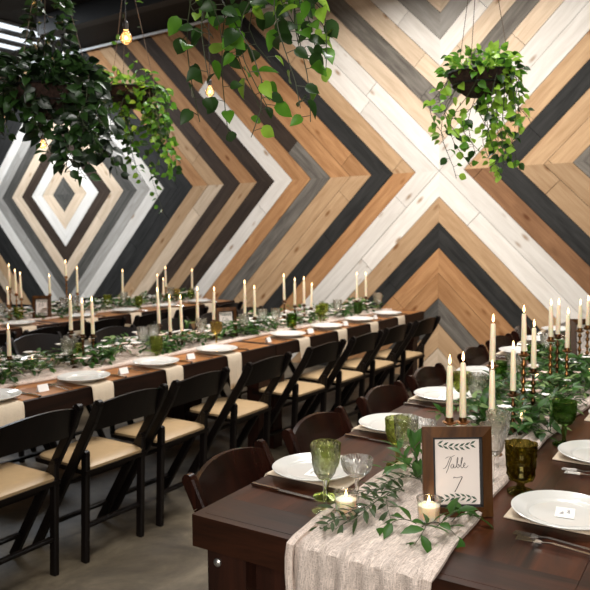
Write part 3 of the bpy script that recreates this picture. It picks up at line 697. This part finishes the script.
# ------------------------------------------------------------------ framed signs
def sign(loc, rz, lab, W=.20, H=.255, detail=True, mat='frame_wood', lean=-.13):
    t = thing('sign_frame', lab, 'picture frame', loc, rz)
    M = Matrix.Rotation(lean, 4, 'X')
    bw = .027
    f = MB(); hw = W/2
    def bev(a0, a1, b0, b1):   # a: outer corners, b: inner; raised moulding
        vs_ = [(a0[0], 0, a0[1]), (a1[0], 0, a1[1]), (b1[0], 0, b1[1]), (b0[0], 0, b0[1]),
               (a0[0], -.012, a0[1]), (a1[0], -.012, a1[1]), (b1[0], -.020, b1[1]), (b0[0], -.020, b0[1])]
        f.add([M @ Vector(v) for v in vs_], [(0, 1, 2, 3), (7, 6, 5, 4), (0, 4, 5, 1), (1, 5, 6, 2), (2, 6, 7, 3), (3, 7, 4, 0)])
    o = [(-hw, 0), (hw, 0), (hw, H), (-hw, H)]; i_ = [(-hw+bw, bw), (hw-bw, bw), (hw-bw, H-bw), (-hw+bw, H-bw)]
    for k in range(4): bev(o[k], o[(k+1) % 4], i_[k], i_[(k+1) % 4])
    f.build('frame', mat, t, False)
    li = MB(); q = bw
    for (x0, x1, z0, z1) in ((-hw+q, hw-q, q, q+.006), (-hw+q, hw-q, H-q-.006, H-q), (-hw+q, -hw+q+.006, q, H-q), (hw-q-.006, hw-q, q, H-q)): li.box(x0, x1, -.0135, -.006, z0, z1, M)
    li.build('inner_lip', 'iron', t, False)
    pr = MB().box(-hw+q, hw-q, -.006, -.003, q, H-q, M).build('print', 'paper_warm', t, False)
    MB().box(-.03, .03, .003, .006, .02, H*.8, Matrix.Rotation(lean-.0, 4, 'X')).build('backing_board', 'iron', t, False)
    MB().bar((0, .034, H*.62), (0, .12+H*.05, .004), .04, .003).build('easel_leg', 'iron', t, False)
    ink = MB()
    def st(pts, w0=.0010, w1=None):
        for (a, b_) in zip(pts, pts[1:]):
            d = abs(b_[1]-a[1])/(math.hypot(b_[0]-a[0], b_[1]-a[1])+1e-9); w_ = w0*(.7+.9*d)
            ink.bar(M @ Vector((a[0], -.0067, a[1])), M @ Vector((b_[0], -.0067, b_[1])), w_, .0006, (-(b_[1]-a[1])-1e-6, 0, b_[0]-a[0]))
    cz = H/2
    def S(pts, ox, oz, k=.001): return [(ox+p[0]*k, oz+p[1]*k) for p in pts]
    # "Table"
    st(S([(-38, 0), (-33, 1), (-27, 9), (-20, 26), (-16, 30), (-15, 26), (-20, 14), (-25, -2), (-30, -12)], 0, cz+.008))
    st(S([(-31, 27), (-24, 31), (-14, 31), (-6, 35)], 0, cz+.008))
    st(S([(-9, 11), (-13, 12), (-17, 7), (-16, 1), (-12, 1), (-9, 10), (-9, 2), (-6, 1), (-1, 8), (3, 26), (2, 30), (0, 24), (-1, 4), (2, 1), (6, 5), (5, 11), (2, 10), (7, 6), (10, 8), (15, 26), (14, 30), (11, 22), (10, 4), (13, 1), (18, 6), (22, 11), (20, 15), (17, 10), (18, 3), (23, 1), (30, 7)], 0, cz+.008))
    # numeral
    if detail: st(S([(-9, 11), (-8, 14), (-1, 12), (11, 15), (12, 13), (5, 0), (-1, -12), (-7, -22)], 0, cz-.030, .0011), .0014)
    ink.build('lettering', 'ink', pr, False)
    lv = MB()
    def spray(x0, z0, sx, sz):
        st_ = [(x0+sx*.0145*k, z0+sz*(.005*k-.0008*k*k)) for k in range(7)]
        for k, (x, z) in enumerate(st_):
            for s_ in (1, -1):
                a = math.atan2(.6*s_, 1.0*sx); d = Vector((cos(a), 0, sin(a)))
                p0 = Vector((x, -.0066, z)); L = .019; n = Vector((-d.z, 0, d.x))
                vs_ = [p0, p0+d*L*.5+n*.0030, p0+d*L, p0+d*L*.5-n*.0030]
                if abs((p0+d*L).x) < hw-bw-.005: lv.add([M @ v for v in vs_], [(0, 1, 2, 3)])
    spray(-hw+bw+.014, H-bw-.020, 1, -1); lv.build('leaf_drawing', 'leaf_ink', pr, False)
    lv = MB(); spray(hw-bw-.014, bw+.018, -1, 1); lv.build('leaf_drawing', 'leaf_ink', pr, False)
    return t
SR = math.radians(35)
sign((-.695, 1.762, TZ+.002), SR, 'wooden frame with the white table 7 card at the front of the near table', W=.186, H=.240)
sign((-.905, 4.27, TZ+.004), SR*.9, 'wooden framed card at the right picture edge, behind the far tapers of the near table', detail=False)
sign((-3.36, 3.97, TZ+.004), math.radians(62), 'brown framed card on the middle table row beside the amber goblet', W=.17, H=.225, detail=False)
sign((-5.62, 4.02, TZ+.004), math.radians(40), 'framed card on the farthest table row at the left', W=.17, H=.215, detail=False)

# ------------------------------------------------------------------ gauze runners
def runner(fpos, L, W, lab, drop=.0, seed=1, zb=.0):
    r = random.Random(seed); nx = 46; pts = []; ph = [r.random()*6 for _ in range(8)]
    path = []
    if drop:
        for k in range(14, 0, -1): path.append((-.018, -drop*k/14))
        path += [(-.016, -.003), (-.006, .005)]
    ny = int(L/.05)
    for k in range(ny+1): path.append((.004+L*k/ny, .006))
    for i, (s_, z) in enumerate(path):
        for j in range(nx+1):
            u = j/nx-.5
            wv = 1+.06*sin(s_*3+ph[0])+(-.03 if z < 0 else 0)
            a = u*W*wv+.02*(sin(s_*2.1+ph[1])-sin(ph[1]))
            fold = .5+.5*sin(u*38+1.6*sin(s_*2.2+ph[2])+ph[3]); fold2 = .5+.5*sin(u*21+s_*3+ph[4])
            if z < 0:
                amp = .4+.8*min(1, -z/.10); pts.append((a, s_-(.0+.016*fold*amp+.010*fold2*amp), z))
            else: pts.append((a, s_, zb+z-.003+.012*fold**3+.008*fold2**4))
    n1 = nx+1
    mb = MB().add([fpos(*p) for p in pts], [(i*n1+j, i*n1+j+1, (i+1)*n1+j+1, (i+1)*n1+j) for i in range(len(path)-1) for j in range(nx)])
    # bunched selvedge rolls along both sides
    for e in (-1, 1):
        pp = []
        for i, (s_, z) in enumerate(path):
            pp.append(fpos(e*W/2*(1+.06*sin(s_*3+ph[0]))+.02*(sin(s_*2.1+ph[1])-sin(ph[1]))+.004*sin(i*.9), s_-(.012 if z < 0 else 0), (zb if z > 0 else 0)+z+.006))
        mb.tube(pp, .011, 6)
    return tag(mb.build('table_runner', 'gauze'), lab, 'table runner', 'gauze table runners')
runner(lambda a, s_, z: t1(.515+a, s_, TZ+z), 4.7, .335, 'blush gauze runner falling over the front end of the near dark table', .5, 3)
runner(lambda a, s_, z: Vector((-3.40+a, 1.5+s_, TZ+z)), 4.75, .40, 'pale gauze runner under the garland of the middle table row', 0, 5)
runner(lambda a, s_, z: Vector((-5.75+a, 1.5+s_, TZ+z)), 4.75, .40, 'pale gauze runner under the garland of the farthest table row', 0, 9)

# ------------------------------------------------------------------ greenery on the tables
def sprig(mbs, mbl, p0, p1, h, n, L, W, r, sag=.0, kind=0, mi=None):
    p0, p1 = Vector(p0), Vector(p1); side = (p1-p0).cross(Vector((0, 0, 1))).normalized(); bow = r.uniform(-.15, .15)*(p1-p0).length
    f = lambda t: p0.lerp(p1, t)+Vector((0, 0, h*4*t*(1-t)*.5))+side*bow*4*t*(1-t)
    mbs.tube([f(k/6) for k in range(7)], .0014, 5, .5)
    for k in range(n):
        t = (k+.7)/n; p = f(t); d = (f(min(1, t+.05))-f(t-.05)).normalized()
        a = (1 if k % 2 else -1)*r.uniform(.5, 1.1); q = Matrix.Rotation(a, 3, 'Z') @ d+Vector((0, 0, r.uniform(-.1, .7)))
        if mi: mbl.mi = r.choice(mi)
        mbl.leaf(p, q, (r.uniform(-.5, .5), r.uniform(-.5, .5), 1), L*r.uniform(.7, 1.1), W*r.uniform(.8, 1.1), kind)
def sprig_thing(lab, segs, n, L, W, mat, seed, name='leaf_sprig'):
    r = random.Random(seed); t = thing(name, lab, 'greenery', segs[0][0]); o = Vector(segs[0][0])
    s_, l = MB(), MB()
    for a, b_, h in segs: sprig(s_, l, Vector(a)-o, Vector(b_)-o, h, n, L, W, r)
    s_.build('stem', 'stem', t); l.build('leaves', mat, t); return t
Z = TZ+.018
sprig_thing('olive branch with narrow leaves lying on the gauze runner behind the front votive', [((-.89, 1.80, Z+.01), (-.905, 1.475, Z), .05), ((-.90, 1.78, Z+.01), (-.965, 1.53, Z), .05), ((-.88, 1.82, Z), (-.81, 1.60, Z), .06), ((-.87, 1.90, Z+.01), (-.955, 1.70, Z), .07), ((-.90, 1.62, Z+.01), (-.935, 1.46, Z), .03), ((-.90, 1.70, Z+.01), (-.88, 1.52, Z+.01), .05)], 17, .048, .0135, 'leaf_olive', 3)
sprig_thing('bright green ruscus sprig on the runner before the table 7 frame', [((-.73, 1.61, Z), (-.63, 1.60, Z), .05), ((-.74, 1.60, Z+.01), (-.80, 1.54, Z), .03), ((-.72, 1.60, Z+.01), (-.70, 1.50, Z), .04), ((-.67, 1.66, Z+.01), (-.625, 1.74, Z), .03), ((-.69, 1.60, Z+.01), (-.66, 1.72, Z+.02), .05)], 5, .065, .026, 'leaf_ruscus', 5)
sprig_thing('leafy ruscus stem standing left behind the table 7 frame', [((-.86, 1.90, Z), (-.90, 1.93, Z+.12), .05), ((-.87, 1.90, Z+.01), (-1.0, 1.98, Z+.07), .05), ((-.86, 1.90, Z), (-.90, 1.80, Z+.07), .06), ((-.87, 1.93, Z+.01), (-.93, 2.05, Z+.1), .05), ((-.86, 1.95, Z), (-.98, 1.87, Z+.03), .04)], 7, .065, .026, 'leaf_ruscus', 8)
def garland(fpos, s0, s1, lab, n, seed, W=.34, flowers=60, scale=1.0, mats=('leaf_ruscus', 'leaf_dark', 'leaf_silver')):
    r = random.Random(seed); t = thing('garland', lab, 'garland', fpos(0, s0, TZ), 0, 'leaf garlands'); o = fpos(0, s0, TZ)
    s_, l, b_ = MB(), MB(), MB()
    for k in range(n):
        s = r.uniform(s0, s1); a = r.gauss(0, W*.25); a = max(-W*.45, min(W*.45, a))
        ang = r.uniform(0, 2*PI); ln = r.uniform(.10, .2)*scale
        p0 = fpos(a, s, TZ+.015+r.random()*.02)-o
        p1 = fpos(max(-W/2, min(W/2, a+ln*cos(ang))), s+ln*sin(ang), TZ+.02+r.random()**2*.09*scale)-o
        sprig(s_, l, p0, p1, .05, 8, .05*scale, .02*scale, r, mi=[0, 0, 0, 0, 1, 1, 1, 2])
    for k in range(flowers):
        s = r.uniform(s0, s1); a = max(-W*.48, min(W*.48, r.gauss(0, W*.25))); p = fpos(a, s, TZ+.04+r.random()*.07)-o; b_.mi = r.choice([0, 0, 1])
        rr_ = r.uniform(.008, .02)*scale
        for q in range(6):
            d = Vector((cos(q*1.05), sin(q*1.05), .7)); b_.leaf(p, d, (-d.x, -d.y, 1), rr_*1.6, rr_*1.3)
    s_.build('stems', 'stem', t); l.build('leaves', list(mats), t); b_.build('blossoms', ['petal', 'petal_blush'], t); return t
garland(lambda a, s, z: t1(.50+a, s, z), 1.05, 4.7, 'ruscus and eucalyptus garland among the candlesticks of the near table', 360, 11, .38, 70, 1.25)
garland(lambda a, s, z: Vector((-3.40+a, s, z)), 1.7, 6.2, 'white flower and leaf garland along the middle table row', 330, 13, .38, 420, 1.2)
garland(lambda a, s, z: Vector((-5.75+a, s, z)), 2.8, 6.2, 'white flower and leaf garland along the farthest table row', 210, 17, .40, 330, 1.2)

# ------------------------------------------------------------------ hanging plants
def plant(loc, lab, R, vines, tuft, leafL, mats, seed, climb=0, vscale=1.0, dens=1.5, wide=1.0):
    """vines: (right, depth, length, n) measured from the basket centre; camera-side right vector is only used to lay out the plant"""
    r = random.Random(seed); t = thing('hanging_plant', lab, 'hanging plant', loc)
    rv = Vector((cos(YAW), sin(YAW), 0)); dv = Vector((-sin(YAW), cos(YAW), 0))
    bk = MB(); bk.lathe([(0, -R*.72), (R*.4, -R*.68), (R*.75, -R*.42), (R*.95, -R*.1), (R, 0), (R*.93, .0), (R*.7, -R*.3), (0, -R*.35)], 28, mod=lambda a, z: 1+.03*sin(a*9+z*60)).build('basket', 'coco', t)
    wr = MB()
    for z, q in ((0, 1.02), (-R*.35, .84)): wr.tube([(R*q*cos(a*PI/12), R*q*sin(a*PI/12), z) for a in range(25)], .004, 5)
    wr.build('wire_rim', 'iron', t)
    top = CZ-loc[2]
    ap = min(top, .75)
    for k in range(3):
        a = k*2.1+.6; MB().tube([(R*cos(a), R*sin(a), 0), (0, 0, ap)], .0016, 5).build('hanger', 'cord', t)
    MB().tube([(0, 0, ap), (0, 0, top)], .002, 5).build('hanger', 'cord', t)
    sm, lm = MB(), MB()
    def lf(p, d, n=None, s=1):
        lm.mi = r.choice([0, 0, 0, 1, 1, 2]) ; L = leafL*r.uniform(.65, 1.15)*s
        lm.leaf(p, d, n or (r.uniform(-1, 1), r.uniform(-1, 1), r.uniform(.2, 1.2)), L, L*.74, 1)
    for k in range(tuft):
        a = r.uniform(0, 2*PI); q = R*math.sqrt(r.random())*1.15; p = Vector((q*cos(a), q*sin(a), r.uniform(-.02, .10)*R/.15))
        lf(p, (cos(a)*q/R, sin(a)*q/R, r.uniform(-.3, .9)))
    for (vx, vd, vl, n) in vines:
        vx *= wide; e = rv*vx+dv*vd; h = math.hypot(vx, vd)+1e-6; st0 = e*(min(R, h*.9)/h)
        vl *= vscale; n = int(n*dens); pts = []; m_ = 9; jx, jy = r.uniform(-1, 1), r.uniform(-1, 1)
        for k in range(m_+1):
            u = k/m_; w_ = min(1, u*2.2); p = st0.lerp(e, w_)+Vector((0, 0, .04*sin(min(1, u*4)*PI)-vl*u**1.15))
            p += (rv*jx*.07*sin(u*6+jx*3)+dv*jy*.05*sin(u*5+jy*5))*min(1, vl/.3); pts.append(p)
        sm.tube(pts, .0022, 5, .4)
        for k in range(n):
            u = (k+.6)/n; i = min(m_-1, int(u*m_)); p = pts[i].lerp(pts[i+1], u*m_-i); a = r.uniform(0, 2*PI)
            pet = Vector((cos(a), sin(a), r.uniform(-.2, .5)))*leafL*.45; sm.tube([p, p+pet], .0012, 4)
            lf(p+pet, (cos(a)*.8, sin(a)*.8, r.uniform(-1.2, .1)), -dv*1.0+Vector((r.uniform(-.7, .7), r.uniform(-.7, .7), r.uniform(0, .9))))
    for k in range(climb):
        z = r.random()**1.3*ap*1.3; a = r.uniform(0, 2*PI); q = R*.5*(max(0, 1-z/ap))+.03; p = Vector((q*cos(a), q*sin(a), z)); lf(p, (cos(a), sin(a), r.uniform(-.8, .6)), s=.8)
    sm.build('vines', 'stem', t); lm.build('foliage', list(mats), t); return t
r = random.Random(4)
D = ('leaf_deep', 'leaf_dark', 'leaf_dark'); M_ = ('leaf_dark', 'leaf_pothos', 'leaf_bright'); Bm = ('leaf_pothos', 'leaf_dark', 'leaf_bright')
px = 1/709.0
va = [(-.24, 0, .22, 7), (-.27, .08, .33, 9), (-.20, -.12, .28, 8), (-.12, -.15, .20, 8), (-.02, -.16, .34, 12), (.0, -.1, .52, 14), (.05, -.12, .55, 16), (.10, -.15, .62, 18), (.15, -.1, .5, 15), (.19, 0, .48, 14), (.22, .1, .60, 16), (.26, 0, .38, 12), (.2, -.12, .42, 14), (.13, .15, .45, 12), (-.15, .15, .3, 8), (.08, .16, .5, 14), (.16, -.14, .66, 17), (.24, -.06, .3, 10), (-.06, -.17, .18, 7)]
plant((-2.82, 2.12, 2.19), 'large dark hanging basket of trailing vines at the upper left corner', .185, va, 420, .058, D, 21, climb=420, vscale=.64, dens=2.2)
vb = [(r.uniform(-.05, .24), r.uniform(-.15, .15), r.uniform(.25, .62), 14) for _ in range(15)]+[(.15, 0, .80, 14), (.02, -.1, .55, 12), (-.15, 0, .3, 8), (-.1, -.1, .4, 9)]
plant((-3.32, 3.06, 2.40), 'smaller hanging basket of light green vines behind the large dark one', .155, vb, 110, .050, Bm, 22, climb=40, vscale=.95, dens=1.6)
vc = [(-.21, 0, .62, 9), (-.16, -.05, .50, 9), (-.11, .05, .66, 10), (-.06, -.08, .68, 10), (-.03, .1, .58, 9), (.01, -.05, .60, 9), (.05, .05, .42, 8), (.10, -.1, .60, 9), (.15, 0, .63, 9), (.18, .08, .45, 8), (.22, 0, .48, 9), (.20, -.1, .30, 8), (-.20, .1, .33, 8), (-.14, -.12, .4, 8), (.14, .12, .38, 9), (.10, .05, .35, 8), (.2, .05, .36, 9), (.17, -.06, .33, 8), (.07, .12, .33, 8)]
plant((-1.27, 1.66, 2.40), 'pothos with large glossy leaves hanging down at the top centre', .15, vc, 70, .058, M_, 23, wide=.86, vscale=.90, dens=1.6)
vd = [(-.17, 0, .22, 9), (-.19, .06, .30, 10), (-.14, -.08, .36, 10), (-.10, -.1, .46, 11), (-.04, -.1, .40, 10), (.0, .1, .38, 10), (.03, -.12, .45, 12), (.06, 0, .50, 13), (.09, -.1, .46, 13), (.12, .05, .42, 12), (.15, 0, .36, 11), (.19, -.03, .30, 9), (.22, 0, .24, 8), (.10, .1, .5, 12), (.07, -.07, .47, 12), (-.12, .1, .5, 9), (.14, -.1, .28, 9), (.05, -.13, .38, 12), (.12, -.05, .46, 12)]
plant((-1.15, 3.12, 2.215), 'hanging basket with bright green top leaves in front of the white planks', .14, vd, 200, .044, ('leaf_bright', 'leaf_pothos', 'leaf_dark'), 24, dens=1.5, vscale=.9, wide=.9)

# ------------------------------------------------------------------ string light bulbs
def bulb(loc, lab, R=.035, e=6):
    t = thing('light_bulb', lab, 'light bulb', loc, 0, 'hanging globe bulbs')
    MB().lathe([(0, -R), (R*.5, -R*.87), (R*.87, -R*.5), (R, 0), (R*.87, R*.5), (R*.5, R*.87), (R*.33, R*1.25), (.0, R*1.3)], 20).build('globe', 'bulb_glass', t)
    MB().lathe([(0, -.010), (.007, -.006), (.009, 0), (.006, .008), (0, .012)], 10).build('filament', 'filament', t)
    MB().lathe([(0, R*1.2), (.014, R*1.2), (.015, R*2.3), (.006, R*2.6), (0, R*2.6)], 14).build('socket', 'iron', t)
    MB().tube([(0, 0, R*2.5), (0, 0, CZ-loc[2])], .003, 5).build('cord', 'iron', t)
    l = bpy.data.lights.new('bulb_light', 'POINT'); l.energy = e; l.color = (1, .6, .3); l.shadow_soft_size = .03
    o = bpy.data.objects.new('bulb_light', l); C.objects.link(o); o.location = loc
bulb((-2.995, 2.742, 2.587), 'glowing globe bulb hanging high at the left between the baskets')
bulb((-3.555, 4.061, 2.572), 'glowing globe bulb behind the pothos leaves at top centre', .035)
bulb((-4.811, 3.513, 2.23), 'glowing globe bulb low at the left in front of the diamond', .03)
